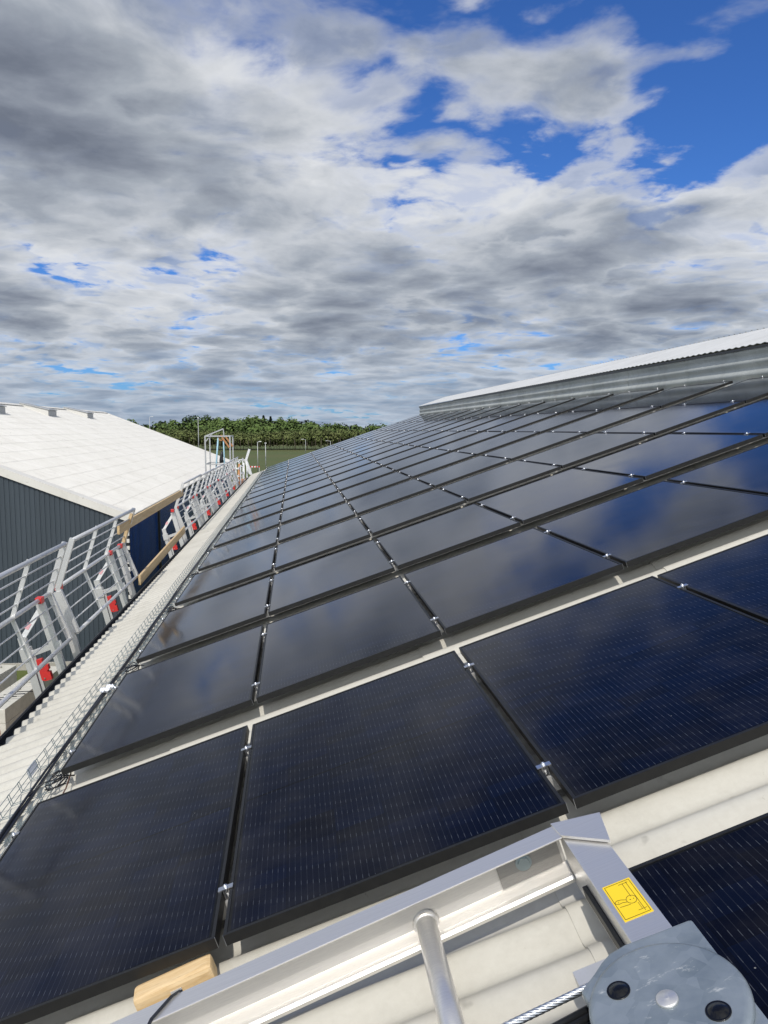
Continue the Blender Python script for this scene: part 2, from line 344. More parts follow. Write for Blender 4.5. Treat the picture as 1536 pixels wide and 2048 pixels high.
# ------------------------------------------------------------------ builders
def tag(o, label=None, cat=None, group=None, kind=None):
    for k_, v_ in (('label', label), ('category', cat), ('group', group), ('kind', kind)):
        if v_: o[k_] = v_
    return o
def empty(name, loc=(0, 0, 0), rot=(0, 0, 0)):
    o = bpy.data.objects.new(name, None); o.empty_display_size = .2
    o.location = loc; o.rotation_euler = rot; COL.objects.link(o); return o
class MB:
    """collects shapes into one mesh"""
    def __init__(s): s.bm = bmesh.new(); s.mi = 0
    def quad(s, pts, flip=False):
        vs = [s.bm.verts.new(p) for p in pts]
        if flip: vs.reverse()
        f = s.bm.faces.new(vs); f.material_index = s.mi; return f
    def box(s, a, b):
        (x0, y0, z0), (x1, y1, z1) = a, b
        s.hexa([(x0, y0, z0), (x1, y0, z0), (x1, y1, z0), (x0, y1, z0)], [(x0, y0, z1), (x1, y0, z1), (x1, y1, z1), (x0, y1, z1)])
        return s
    def hexa(s, lo, hi):
        s.prism_pts(lo, hi)
    def prism_pts(s, lo, hi):
        a = [s.bm.verts.new(p) for p in lo]; b = [s.bm.verts.new(p) for p in hi]; n = len(a)
        fs = [s.bm.faces.new(list(reversed(a))), s.bm.faces.new(b)]
        for i in range(n): fs.append(s.bm.faces.new((a[i], a[(i+1) % n], b[(i+1) % n], b[i])))
        for f in fs: f.material_index = s.mi
        return s
    def prism(s, poly, z0, z1):
        return s.prism_pts([(x, y, z0) for x, y in poly], [(x, y, z1) for x, y in poly])
    def bar(s, p0, p1, w, h, side=(0, 1, 0)):
        """box from p0 to p1; w across `side`, h across the third direction"""
        p0, p1 = Vector(p0), Vector(p1); d = (p1-p0).normalized(); sd = Vector(side)
        sd = (sd - d*sd.dot(d)).normalized(); up = d.cross(sd)
        c = [(sd*(w/2*i) + up*(h/2*j)) for i, j in ((-1, -1), (1, -1), (1, 1), (-1, 1))]
        return s.prism_pts([p0+x for x in c], [p1+x for x in c])
    def tube(s, pts, r, n=10, closed=False, r1=None, cap=True):
        pts = [Vector(p) for p in pts]; rings = []; last = None
        for i, p in enumerate(pts):
            a = pts[max(i-1, 0)]; b = pts[min(i+1, len(pts)-1)]
            d = (b-a).normalized()
            if last is None:
                last = d.orthogonal().normalized()
            last = (last - d*last.dot(d)).normalized(); bi = d.cross(last)
            rr = r if r1 is None else r + (r1-r)*i/(len(pts)-1)
            rings.append([s.bm.verts.new(p + (last*math.cos(2*math.pi*k/n) + bi*math.sin(2*math.pi*k/n))*rr) for k in range(n)])
        for a, b in zip(rings, rings[1:]):
            for k in range(n):
                f = s.bm.faces.new((a[k], a[(k+1) % n], b[(k+1) % n], b[k])); f.material_index = s.mi; f.smooth = n > 4
        if cap:
            for rg, rev in ((rings[0], True), (rings[-1], False)):
                f = s.bm.faces.new(list(reversed(rg)) if rev else rg); f.material_index = s.mi
        return s
    def lathe(s, prof, n=48, c=(0, 0, 0)):
        """profile of (r, z) turned about the local z axis"""
        rings = []
        for r, z in prof:
            rings.append([s.bm.verts.new((c[0]+r*math.cos(2*math.pi*k/n), c[1]+r*math.sin(2*math.pi*k/n), c[2]+z)) for k in range(n)])
        for a, b in zip(rings, rings[1:]):
            for k in range(n):
                f = s.bm.faces.new((a[k], a[(k+1) % n], b[(k+1) % n], b[k])); f.material_index = s.mi; f.smooth = True
        f = s.bm.faces.new(rings[-1]); f.material_index = s.mi
        f = s.bm.faces.new(list(reversed(rings[0]))); f.material_index = s.mi
        return s
    def build(s, name, mats, parent=None, bevel=0.0, loc=None, rot=None, smooth=False):
        me = bpy.data.meshes.new(name)
        bmesh.ops.recalc_face_normals(s.bm, faces=s.bm.faces[:])
        if bevel:
            es = [e for e in s.bm.edges if len(e.link_faces) == 2 and e.calc_face_angle(0) > .5]
            bmesh.ops.bevel(s.bm, geom=es, offset=bevel, segments=2, profile=.6, affect='EDGES')
        s.bm.to_mesh(me); s.bm.free()
        if smooth:
            for p in me.polygons: p.use_smooth = True
        for mt in (mats if isinstance(mats, (list, tuple)) else [mats]): me.materials.append(mt)
        o = bpy.data.objects.new(name, me); COL.objects.link(o)
        if parent: o.parent = parent
        if loc is not None: o.location = loc
        if rot is not None: o.rotation_euler = rot
        return o
def copy_tree(o, parent=None):
    c = o.copy(); COL.objects.link(c); c.parent = parent
    for ch in list(o.children): copy_tree(ch, c)
    return c
ROOFROT = (0, -SL, 0)                          # local x up the slope, y along the eaves, z off the roof
ORD = ['zeroth', 'first', 'second', 'third', 'fourth', 'fifth', 'sixth', 'seventh', 'eighth', 'ninth', 'tenth', 'eleventh', 'twelfth', 'thirteenth',
       'fourteenth', 'fifteenth', 'sixteenth', 'seventeenth', 'eighteenth', 'nineteenth', 'twentieth']

def corrugated(mb, y0, y1, lines, pitch, amp, th=0.0, n=10, loc=lambda y, t, h: (t, y, h), phase=0.0):
    """sheets with waves across y; `lines` = [(t, h)...] down each course in pairs"""
    N = int(round((y1-y0)/pitch*n))
    ys = [y0 + (y1-y0)*i/N for i in range(N+1)]
    wv = [amp*math.cos(2*math.pi*(y-y0)/pitch + phase) for y in ys]
    for (ta, ha), (tb, hb) in lines:
        A = [mb.bm.verts.new(loc(y, ta, ha+w)) for y, w in zip(ys, wv)]
        B = [mb.bm.verts.new(loc(y, tb, hb+w)) for y, w in zip(ys, wv)]
        for i in range(N):
            f = mb.bm.faces.new((A[i], B[i], B[i+1], A[i+1])); f.smooth = True; f.material_index = mb.mi
        if th:
            A = [mb.bm.verts.new(loc(y, ta, ha+w)) for y, w in zip(ys, wv)]
            Cc = [mb.bm.verts.new(loc(y, ta, ha+w-th)) for y, w in zip(ys, wv)]
            for i in range(N):
                f = mb.bm.faces.new((A[i], A[i+1], Cc[i+1], Cc[i])); f.material_index = mb.mi

# ------------------------------------------------------------------ setting: ground
g = MB(); g.quad([(-2500, -300, 0), (2500, -300, 0), (2500, 4000, 0), (-2500, 4000, 0)])
tag(g.build('ground', M['field']), kind='structure')
g = MB(); g.quad([(-40, 5, .004), (4, 5, .004), (4, 19.1, .004), (-40, 19.1, .004)])
tag(g.build('grass_lawn', M['grass']), kind='structure')
g = MB()
poly = [(-16, 6)] + [(-5.9 + 1.3*math.sin(i*1.7)*.3 + i*.42, 16.6 - .12*i + .35*math.sin(i*2.3)) for i in range(6)] + [(-1.2, 15.0), (-1.2, 6)]
vs = [g.bm.verts.new((x, y, .008)) for x, y in poly]; g.bm.faces.new(vs)
tag(g.build('dirt_ground', M['dirt']), kind='structure')

# ------------------------------------------------------------------ the barn with the panels
U0, U1 = -4.2, 38.75
VE, VR = -0.95, 8.30
barn = empty('barn', (4, 17, 0)); tag(barn, 'barn with a pale corrugated roof carrying the solar panels', 'barn')
def P0(o): return o                            # parts are built in world space and parented without moving them
def under(root, ob):
    ob.parent = root; ob.matrix_parent_inverse = Matrix.Translation(root.location).inverted(); return ob
CRE = -0.12; AMP = .022; PITCH = .177
rm = MB()
def rl(y, v, h):
    p = RW(y, v, h); return (p.x, p.y, p.z)
crs = []; v_ = VE
while v_ < VR:
    vb = min(v_+1.55, VR+.05); crs.append(((v_, CRE-AMP+.004), (vb+.1, CRE-AMP-.003))); v_ += 1.55
corrugated(rm, U0, U1, crs, PITCH, AMP, .007, 12, rl)
roof = under(barn, rm.build('roof', M['fibre']))
# closed deck under the sheets keeps light out
dk = MB(); dk.prism_pts([RW(U0, VE+.03, -.20), RW(U1-.05, VE+.03, -.20), RW(U1-.05, VR+.05, -.20), RW(U0, VR+.05, -.20)],
                        [RW(U0, VE+.03, -.178), RW(U1-.05, VE+.03, -.178), RW(U1-.05, VR+.05, -.178), RW(U0, VR+.05, -.178)])
under(barn, dk.build('roof_deck', M['dark_metal']))
vg = MB(); vg.prism_pts([RW(U1, VE, -.22), RW(U1+.03, VE, -.22), RW(U1+.03, VR, -.22), RW(U1, VR, -.22)], [RW(U1, VE, -.10), RW(U1+.03, VE, -.10), RW(U1+.03, VR, -.10), RW(U1, VR, -.10)])
under(barn, vg.build('verge_trim', M['fibre']))
gt = MB(); gx0 = RW(0, VE, 0).x
for a, b in (((gx0-.07, U0, 3.93), (gx0+.02, U1, 3.945)), ((gx0-.08, U0, 3.93), (gx0-.0702, U1, 3.995)), ((gx0-.09, U0, 3.988), (gx0-.0802, U1, 4.0))): gt.box(a, b)
under(barn, gt.build('gutter', M['dark_metal']))
wl = MB(); wl.box((gx0+.06, U0+.3, 0), (gx0+.26, U1-.3, 3.95)); wl.box((gx0+.26, U1-.5, 0), (17.5, U1-.3, 3.9))
under(barn, wl.build('wall', M['slate_clad']))
# raised ridge vent: three horizontal waves, a white roof on top
RXV = 7.81
vw = MB()
N = 40
zb, zt = 7.02, 7.53
prof = []
for i in range(N+1):
    q = i/N; z = zb + (zt-zb)*q
    prof.append((RXV - .019*math.cos(2*math.pi*(q*3.0+.06)) + .03*q*0, z))
for j in range(int((38.3-U0)/2.4)+1):
    ya, yb = U0+j*2.4, min(U0+(j+1)*2.4-.012, 38.3)
    if ya > 38.2: break
    o_ = .004*(j % 2)
    A = [vw.bm.verts.new((x-o_, ya, z)) for x, z in prof]; B = [vw.bm.verts.new((x-o_, yb, z)) for x, z in prof]
    for i in range(N):
        f = vw.bm.faces.new((A[i], A[i+1], B[i+1], B[i])); f.smooth = True
    for yy in (ya, yb):
        E1 = [vw.bm.verts.new((x-o_, yy, z)) for x, z in prof]; E2 = [vw.bm.verts.new((x+.05, yy, z)) for x, z in prof]
        for i in range(N): vw.bm.faces.new((E1[i], E1[i+1], E2[i+1], E2[i]))
rv = under(barn, vw.build('ridge_vent_wall', M['vent_sheet']))
bk = MB(); bk.box((RXV+.06, U0, 6.6), (RXV+.12, 38.25, 7.52)); bk.box((RXV+.12, 38.2, 6.6), (10.4, 38.3, 7.55))
under(barn, bk.build('ridge_vent_frame', M['dark_metal']))
RT = MB()
RX0, RZ0, RX1 = 7.745, 7.585, 9.15
tn = math.tan(R(18.9))
corrugated(RT, U0, 38.35, [((RX0, 0.0), (RX1, 0.0))], PITCH, .007, .006, 10, lambda y, x, h: (x, y, RZ0+(x-RX0)*tn+h))
corrugated(RT, U0, 38.35, [((2*RX1-RX0, 0.0), (RX1, 0.0))], PITCH, .020, .007, 6, lambda y, x, h: (x, y, RZ0+(2*RX1-x-RX0)*tn+h))
under(barn, RT.build('ridge_vent_roof', M['vent_cap']))
fs_ = MB(); fs_.box((RX0+.02, U0, RZ0-.055), (RX0+.05, 38.3, RZ0-.022))
under(barn, fs_.build('fascia', M['dark_metal']))
bs = MB(); bs.prism_pts([(10.5, U0, 7.0), (10.5, U1, 7.0), (18.5, U1, 4.1), (18.5, U0, 4.1)], [(10.5, U0, 7.1), (10.5, U1, 7.1), (18.5, U1, 4.2), (18.5, U0, 4.2)])
under(barn, bs.build('back_roof', M['fibre']))

# ------------------------------------------------------------------ solar panels
PWD, PLN, GV, GU = 1.134, 1.754, .0274, .4037
fr = MB()
def ring(x0, x1, y0, y1, w, z0, z1):
    fr.box((x0, y0, z0), (x1, y0+w, z1)); fr.box((x0, y1-w, z0), (x1, y1, z1))
    fr.box((x0, y0+w, z0), (x0+w, y1-w, z1)); fr.box((x1-w, y0+w, z0), (x1, y1-w, z1))
ring(0, PWD, 0, PLN, .011, -.035, 0.0)
ring(.0112, PWD-.0112, .0112, PLN-.0112, .02, -.035, -.033)
fr.mi = 1
for x in (0.0, PWD):
    s_ = -1 if x == 0 else 1
    fr.box((x-.0012*(s_ < 0), -.0012, -.0352), (x+.0012*(s_ > 0), .0012, .0003))
    fr.box((x-.0006, .0013, -.0352) if s_ < 0 else (x-.0004, .0013, -.0352), (x+.0004, .0026, .0003) if s_ < 0 else (x+.0006, .0026, .0003))
pan0 = empty('solar_panel')
fr.build('frame', [M['black_frame'], M['bright_edge']], pan0)
gl = MB(); gl.box((.0113, .0113, -.008), (PWD-.0113, PLN-.0113, -.0025))
gl.build('glass', M['cells'], pan0)
bkx = MB(); bkx.box((.012, .012, -.0105), (PWD-.012, PLN-.012, -.0085)); bkx.build('bounce_backsheet', M['white_label'], pan0)  # unseen back, added in white to bounce light onto the shaded roof
pan0.rotation_euler = ROOFROT
first = True
ROWS = 18
for r in range(0, ROWS+1):
    for c in range(0, 7):
        if r == 0 and c < 2: continue
        o = pan0 if first else copy_tree(pan0); first = False
        u = (r-1)*(PLN+GU); v = c*(PWD+GV)
        if r == 0: v = 2.195 + (c-2)*(PWD+GV)
        o.location = RW(u + random.uniform(-.003, .003), v, random.uniform(-.001, .001))
        o.rotation_euler = Euler((R(random.uniform(-.14, .14)), -SL+R(random.uniform(-.14, .14)), 0))
        if r == 0: lab = 'black solar panel beside the ladder end, %s one up the slope' % ORD[c-1]
        else: lab = 'black solar panel, %s row beyond the ladder, %s up from the cable tray' % (ORD[r], ORD[c+1])
        tag(o, lab, 'solar panel', 'solar panels laid in rows on the roof')
# mounting rails with their clamps
CL = {}
def clamp_mb(end=False):
    b = MB()
    w = .014 + (.012)
    b.box((-w, -.012, .001), (w, .012, .004)) if not end else b.box((-.012, -.012, .001), (w, .012, .004))
    b.box((-.011, -.012, -.03), (-.008, .012, .0008)); b.box((.008, -.012, -.03), (.011, .012, .0008))
    return b
rail0 = empty('mounting_rail', rot=ROOFROT)
rb = MB(); rb.box((-.06, -.02, -.092), (7*(PWD+GV)+.02, -.006, -.0365)); rb.box((-.06, .006, -.092), (7*(PWD+GV)+.02, .02, -.0365)); rb.box((-.06, -.0058, -.092), (7*(PWD+GV)+.02, .0058, -.060))
rb.build('channel', M['mill'], rail0)
for c in range(0, 8):
    x = c*(PWD+GV) - GV/2 if c else -.012
    cm = clamp_mb(c == 0).build('clamp', M['bright_edge'], rail0, loc=(x, 0, 0))
    bt = MB(); bt.lathe([(.0075, -.03), (.0075, .0115), (.005, .0125)], 10); bt.lathe([(.0045, .0127), (.003, .0145)], 8)
    bt.build('bolt', M['bright_edge'], cm)
first = True
for r in range(1, ROWS+1):
    for off_u, wd in ((.26, 'near'), (1.44, 'far')):
        o = rail0 if first else copy_tree(rail0); first = False
        o.location = RW((r-1)*(PLN+GU)+off_u, 0, 0)
        tag(o, 'silver clamp rail under the %s half of the %s panel row beyond the ladder' % (wd, ORD[r]), 'mounting rail', 'mounting rails under the solar panels')

# ------------------------------------------------------------------ cable tray along the panels
tray = empty('cable_tray', RW(0, 0, 0), ROOFROT)
tag(tray, 'long zinc wire mesh cable tray running along the foot of the panels', 'cable tray')
TY0, TY1 = -1.5, 38.0
VA, VB = -.335, -.10; ZB_, ZT_ = CRE+.012, CRE+.075
w = MB()
for v, z in ((VA, ZT_-.002), (VA, ZB_+.028), (VA, ZB_), (VA+.06, ZB_), (VA+.12, ZB_), (VA+.18, ZB_), (VB, ZB_), (VB, ZB_+.028), (VB, ZT_-.002)):
    y = TY0
    while y < TY1:
        ye = min(y+5.98, TY1); w.tube([(v, y, z), (v, ye, z)], .0022, 5); y = ye+.02
w.build('long_wires', M['zinc_wire'], tray)
w = MB(); y = TY0+.05
while y < TY1:
    for k in (0, .026):
        yy = y+k
        for a, b in (((VA, ZT_), (VA, ZB_)), ((VA, ZB_), (VB, ZB_)), ((VB, ZB_), (VB, ZT_))):
            w.tube([(a[0], yy, a[1]), (b[0], yy, b[1])], .0022, 4, cap=False)
    for v in (VA, VB): w.tube([(v, y, ZT_), (v, y+.026, ZT_)], .0022, 4, cap=False)
    y += .165
w.build('cross_wires', M['zinc_wire'], tray)
cb = MB()
for dv, ph, rr in ((-.232, 0, .0085), (-.213, 1.3, .0085), (-.222, 2.6, .0075)):
    pts = [(dv + .006*math.sin(y*1.1+ph) + .004*math.sin(y*3.3+ph), y, ZB_+.012+.004*math.sin(y*2.1+ph)+(.012 if ph > 2 else 0)) for y in [TY0 + .25*i for i in range(int((TY1-TY0)/.25))]]
    cb.tube(pts, rr, 7)
cbo = cb.build('cable_run', M['cable'], loc=RW(0, 0, 0), rot=ROOFROT)
tag(cbo, 'black cables lying in the wire mesh tray', 'cable')
for i, (u, v, z, s_, rz, lab) in enumerate([(2.62, -.345, -.075, .075, 0, 'small pale label plate hung on the tray side beside the nearest panel row'),
                                            (3.97, -.19, -.07, .10, .5, 'crumpled white paper lying in the tray by the second panel row')]):
    b = MB()
    if i == 0: b.box((-.003, -s_, -.028), (-.0015, s_, .03))
    else:
        nx = 6
        g_ = [[b.bm.verts.new((-.05+.1*a/nx, -.05+.1*c_/nx, .012*math.sin(a*1.9+c_)+.01*math.cos(c_*2.3))) for c_ in range(nx+1)] for a in range(nx+1)]
        for a in range(nx):
            for c_ in range(nx): b.bm.faces.new((g_[a][c_], g_[a+1][c_], g_[a+1][c_+1], g_[a][c_+1]))
    o = b.build('paper_label' if i else 'label_plate', M['white_label'], loc=RW(u, v, z), rot=(0, -SL, rz)); tag(o, lab, 'label')
# coils of slack cable at the panel corners
for r in range(1, 13):
    b = MB(); rnd = random.Random(100+r)
    for q in range(5):
        a0 = rnd.uniform(0, 6); rx, ry = rnd.uniform(.04, .07), rnd.uniform(.06, .11)
        pts = [(-.05+rx*math.cos(a0+i*.5)+rnd.uniform(-.006, .006), .02+ry*math.sin(a0+i*.5)+rnd.uniform(-.006, .006), CRE+.03+q*.011+.006*math.sin(i)) for i in range(11)]
        b.tube(pts, .0042, 5)
    b.tube([(-.22, -.04, CRE+.03), (-.15, 0, CRE+.06), (-.05, .05, CRE+.07), (.04, .06, CRE+.03)], .0045, 5)
    o = b.build('cable_coil', M['cable'], loc=RW((r-1)*(PLN+GU)+.04, -.02, 0), rot=ROOFROT)
    tag(o, 'coil of black cable between the tray and the %s panel row' % ORD[r], 'cable coil', 'coils of slack cable along the tray')
b = MB(); b.tube([RW(2.2, .03, -.05), RW(2.1, .015, -.09), RW(1.95, -.005, CRE+.004), RW(1.8, -.01, CRE+.006), RW(1.66, .0, -.075)], .004, 6)
tag(b.build('brown_cable', M['brown_cable']), 'thin brown cable hanging from the panel corner across the bare roof strip', 'cable')

# ------------------------------------------------------------------ guard rail along the eaves
XB, ZBt, XM, ZM, XT, ZTp = -1.08, 4.16, -1.27, 4.665, -1.092, 5.19
GUARD = 'guard rail panels along the eaves'
def rail_panel():
    root = empty('guardrail'); L = 3.42
    def at(k):                                 # 0 bottom, 1 middle, 2 top
        if k <= 1: return Vector((XB+(XM-XB)*k, 0, ZBt+(ZM-ZBt)*k))
        return Vector((XM+(XT-XM)*(k-1), 0, ZM+(ZTp-ZM)*(k-1)))
    Y = Vector((0, 1, 0))
    for k, nm in ((0, 'lower_rail'), (1, 'middle_rail'), (2, 'top_rail')):
        b = MB(); b.tube([at(k)+Y*.02, at(k)+Y*(L-.02)], .0225 if k != 2 else .024, 10); b.build(nm, M['mill'], root)
    b = MB()
    for k in (.25, .5, .75, 1.25, 1.5, 1.75): b.tube([at(k)+Y*.02, at(k)+Y*(L-.02)], .0085, 6)
    b.build('thin_bars', M['mill'], root)
    for y in (.03, 1.13, 2.25, L-.03):
        b = MB(); e_ = y < .1 or y > L-.1
        wd = .055 if e_ else .04
        b.bar(at(0)+Y*y, at(1)+Y*y, .012 if not e_ else .045, wd); b.bar(at(1)+Y*y-Vector((0, 0, .01)), at(2)+Y*y+Vector((0, 0, .02)), .0125 if not e_ else .0455, wd)
        b.build('end_post' if e_ else 'upright', M['mill'], root)
    return root
lean = Vector((XM-XB, 0, ZM-ZBt)).normalized(); perp = Vector((-lean.z, 0, lean.x))
def rail_stand():
    root = empty('guardrail_stand')
    Lf = Vector((-1.005, 0, 3.60)); Lt = Vector((-1.262, 0, 4.62))
    dl = (Lt-Lf).normalized()
    for y in (0, .58):
        b = MB(); b.bar(Lf+Vector((0, y, 0)), Lt+Vector((-.015, y, .0)), .05, .085); b.build('leg', M['mill'], root)
    pq = Vector((-dl.z, 0, dl.x))
    o0 = Vector((-1.27, 0, 3.40)); o1 = Vector((-1.475, 0, 4.27)); dl = (o1-o0).normalized(); pq = Vector((-dl.z, 0, dl.x))
    b = MB(); b.bar(o0, o1, .055, .075); b.build('outer_post', M['mill'], root)
    b = MB(); b.bar(o0-pq*.062+dl*.12, o1-pq*.062-dl*.16, .02, .03); b.build('slide_bar', M['mill'], root)
    b = MB(); b.bar(o1-dl*.02, Lt+Vector((.0, 0, -.03)), .035, .05); br = b.build('brace', M['white_paint'], root)
    b = MB(); p = o1*.75+Lt*.25; b.bar(p+Vector((.0, -.019, 0)), p+Vector((.0, -.019, .0))+(Lt-o1).normalized()*.07, .002, .04); b.build('label', M['pink_label'], br)
    b = MB(); b.bar(o1-dl*.20, Vector((-1.09, 0, 4.20)), .045, .055); b.build('arm', M['mill'], root)
    b = MB(); b.bar(o1-dl*.25, o1-dl*.12, .085, .105); b.build('sleeve', M['mill'], root)
    b = MB(); c0 = Vector((-1.335, -.01, 4.03))
    def loc2(x, z): return c0 - pq*x + dl*z
    pl = [(0, 0), (.055, 0), (.055, -.05), (.068, -.05), (.068, -.075), (.098, -.075), (.098, -.125), (.08, -.125), (.08, -.15), (.10, -.15), (.10, -.235), (.03, -.235), (0, -.22)]
    b.prism_pts([loc2(x, z)+Vector((0, -.03, 0)) for x, z in pl], [loc2(x, z)+Vector((0, .03, 0)) for x, z in pl])
    rc_ = b.build('red_clamp', M['red'], root)
    b = MB(); q = loc2(.035, -.205)+Vector((0, -.033, 0)); b.tube([q, q+Vector((0, -.006, 0))], .008, 8); b.build('screw', M['bright_edge'], rc_)
    for y in (-.05, .62):
        b = MB(); b.box((XM-.03, y-.05, ZM-.032), (XM+.035, y+.05, ZM+.030)); b.build('red_clip', M['red'], root, bevel=.006)
    b = MB(); b.tube([Vector((XM-.02, -.02, ZM+.01)), Vector((XM-.10, -.06, ZM-.02))], .009, 6); b.build('locking_pin', M['black_plastic'], root)
    return root
panel_y = [2.92, 6.58, 15.42, 18.85, 22.28, 25.71, 29.14]
p0 = rail_panel()
plab = ['nearest silver guard rail panel, cut off by the left picture edge', 'silver guard rail panel with the boards lashed to its far end', 'silver guard rail panel just beyond the wooden boards',
        'second silver guard rail panel beyond the wooden boards', 'third silver guard rail panel beyond the wooden boards', 'fourth silver guard rail panel beyond the wooden boards', 'last silver guard rail panel before the steel access tower']
for i, (y, lb) in enumerate(zip(panel_y, plab)):
    o = p0 if i == 0 else copy_tree(p0); o.location = (random.uniform(-.015, .015) if i > 1 else 0, y, random.uniform(-.02, .02) if i > 1 else 0)
    tag(o, lb, 'guard rail', GUARD)
s0 = rail_stand()
slab = ['nearest guard rail stand with a red clamp above the concrete blocks', 'guard rail stand with a red clamp before the lower wooden board', 'guard rail stand at the far end of the wooden boards']
slab += ['%s guard rail stand beyond the wooden boards' % ORD[i] for i in range(2, 8)]
for i, y in enumerate([6.02, 9.14, 15.0, 18.45, 21.9, 25.3, 28.75, 32.1]):
    o = s0 if i == 0 else copy_tree(s0); o.location = (0, y, 0)
    tag(o, slab[i], 'guard rail stand', 'guard rail stands along the eaves')
# boards across the gap
b = MB(); b.bar((-1.16, 9.18, 4.98), (-1.16, 15.75, 4.99), .035, .14, (1, 0, 0)); o = b.build('wooden_board', M['wood'], bevel=.004)
tag(o, 'upper wooden board bridging the gap between two guard rail panels', 'board', 'wooden boards closing the rail gap')
b = MB(); b.bar((-1.02, 9.85, 4.12), (-1.09, 15.35, 4.20), .035, .15, (1, 0, 0)); o = b.build('wooden_board', M['wood'], bevel=.004)
tag(o, 'lower wooden board sloping across the gap in the guard rail', 'board', 'wooden boards closing the rail gap')
b = MB(); b.bar((-1.245, 9.9, 4.70), (-1.115, 9.9, 5.13), .075, .045); o = b.build('wooden_batten', M['wood'], bevel=.003)
tag(o, 'short upright wooden batten tied to the end of a guard rail panel', 'batten')

# ------------------------------------------------------------------ access tower and far end gear
tw = empty('access_tower', (-1.9, 33.0, 0)); tag(tw, 'tall grey steel access tower with orange corner braces between the barns', 'scaffold tower')
TX0, TX1, TYa, TYb = -2.45, -1.40, 32.4, 34.3
for x, y in ((TX0, TYa), (TX1, TYa), (TX0, TYb), (TX1-.02, TYb)):
    b = MB(); b.bar((x, y, 0), (x, y, 6.12), .055, .055, (1, 0, 0)); under(tw, b.build('post', M['pole']))
b = MB()
for z in (6.1, 4.9, 4.45):
    for p, q in (((TX0, TYa), (TX1, TYa)), ((TX0, TYb), (TX1, TYb)), ((TX0, TYa), (TX0, TYb)), ((TX1, TYa), (TX1, TYb))):
        b.bar((*p, z), (*q, z+.002*(p[0] != q[0])), .045, .045, (0, 0, 1))
under(tw, b.build('cross_bars', M['pole']))
for y in (TYa, TYb):
    b = MB(); b.bar((TX1-.03, y-.03, 5.62), (TX1-.33, y-.03, 6.06), .03, .07); under(tw, b.build('corner_brace', M['orange']))
b = MB(); b.bar((TX0, TYa, 6.1), (TX0+.75, TYa+.3, 6.42), .05, .05); b.bar((TX0+.75, TYa+.3, 6.42), (TX0+.78, TYa+.3, 6.05), .04, .04); b.bar((TX0, TYa, 5.85), (TX0+.3, TYa+.12, 6.22), .035, .035)
under(tw, b.build('hoist_arm', M['pole']))
b = MB(); pc = Vector((-1.78, 32.45, 6.02))
b.tube([pc+Vector((.10*math.cos(a), 0, .10*math.sin(a))) for a in [i*math.pi/8 for i in range(17)]], .03, 8, cap=False)
under(tw, b.build('pulley_wheel', M['orange']))
b = MB(); b.tube([(-1.90, 32.45, 6.05), (-1.98, 32.45, 5.2), (-2.05, 32.45, 4.2)], .035, 8); b.tube([(-1.68, 32.45, 6.05), (-1.66, 32.45, 5.2), (-1.66, 32.45, 4.3)], .028, 8)
o = b.build('hoist_rope', M['blue_rope']); tag(o, 'pale blue ropes hanging from the pulley of the access tower', 'rope')
b = MB(); b.tube([(-1.78, 32.6, 4.95), (-1.80, 32.6, 5.1), (-1.78, 32.6, 5.3), (-1.76, 32.6, 5.45)], .10, 10, r1=.045); o = b.build('dark_bag', M['black_plastic'])
tag(o, 'dark cloth bag hanging inside the access tower', 'bag')
fe = empty('scaffold_frame', (-1.2, 36, 0)); tag(fe, 'pale tubular scaffold frame with orange boards beyond the last guard rail', 'scaffold frame')
for i, (x, y) in enumerate(((-1.35, 35.0), (-1.15, 35.0), (-1.35, 37.2), (-1.12, 37.2), (-1.3, 39.3), (-1.1, 39.3))):
    b = MB(); b.tube([(x, y, 2.0), (x, y, 4.92 if i % 2 == 0 else 4.75)], .028, 8); under(fe, b.build('post', M['white_paint']))
b = MB()
for z in (4.88, 4.55, 4.2):
    b.tube([(-1.34, 34.8, z), (-1.3, 39.5, z)], .024, 8); b.tube([(-1.36, 35.0, z+.01), (-1.1, 35.0, z+.01)], .024, 8); b.tube([(-1.36, 37.2, z+.01), (-1.1, 37.2, z+.01)], .024, 8)
under(fe, b.build('rails', M['white_paint']))
b = MB(); b.box((-1.5, 34.9, 3.78), (-1.0, 39.5, 3.84)); b.bar((-1.32, 36.0, 3.86), (-1.32, 37.0, 4.7), .05, .12); under(fe, b.build('boards', M['orange']))
bp = MB(); bp.bar((-1.08, 43.0, 3.85), (-1.36, 43.0, 4.70), .16, .12); bp.bar((-1.36, 43.0, 4.66), (-1.16, 43.0, 5.28), .165, .125); bp.bar((-1.18, 43.4, 3.85), (-1.46, 43.4, 4.70), .06, .10)
o = bp.build('rail_end_post', M['white_paint']); tag(o, 'thick bent end post standing alone past the scaffold frame', 'post')

# ------------------------------------------------------------------ neighbouring barn
NE, NZ, NR = -3.0, 4.09, -11.75
NT_ = .395
NY0, NY1 = 19.22, 55.0
nb = empty('neighbour_barn', (-11.75, 37, 0)); tag(nb, 'long neighbouring barn with a white corrugated roof and slate clad gable', 'barn')
def nz(x): return NZ + (NE-x)*NT_ if x >= NR else NZ + (NE-(2*NR-x))*NT_
rm = MB(); course = .63; crs = []; L = (NE-NR)
nL = int(L/ (course*math.cos(math.atan(NT_))))+1; st = L/nL
for side in (1, -1):
    lines = []
    for i in range(nL):
        xa = NE - i*st; xb = NE - (i+1)*st - .05
        lines.append(((xa, .016), (xb, .002)))
    corrugated(rm, NY0+.33, NY1, lines, .177, .024, .013, 8 if side == 1 else 4, (lambda y, x, h, s_=side: ((x if s_ > 0 else 2*NR-x), y, NZ+(NE-x)*NT_+h)))
under(nb, rm.build('roof', M['white_roof']))
ud = MB()
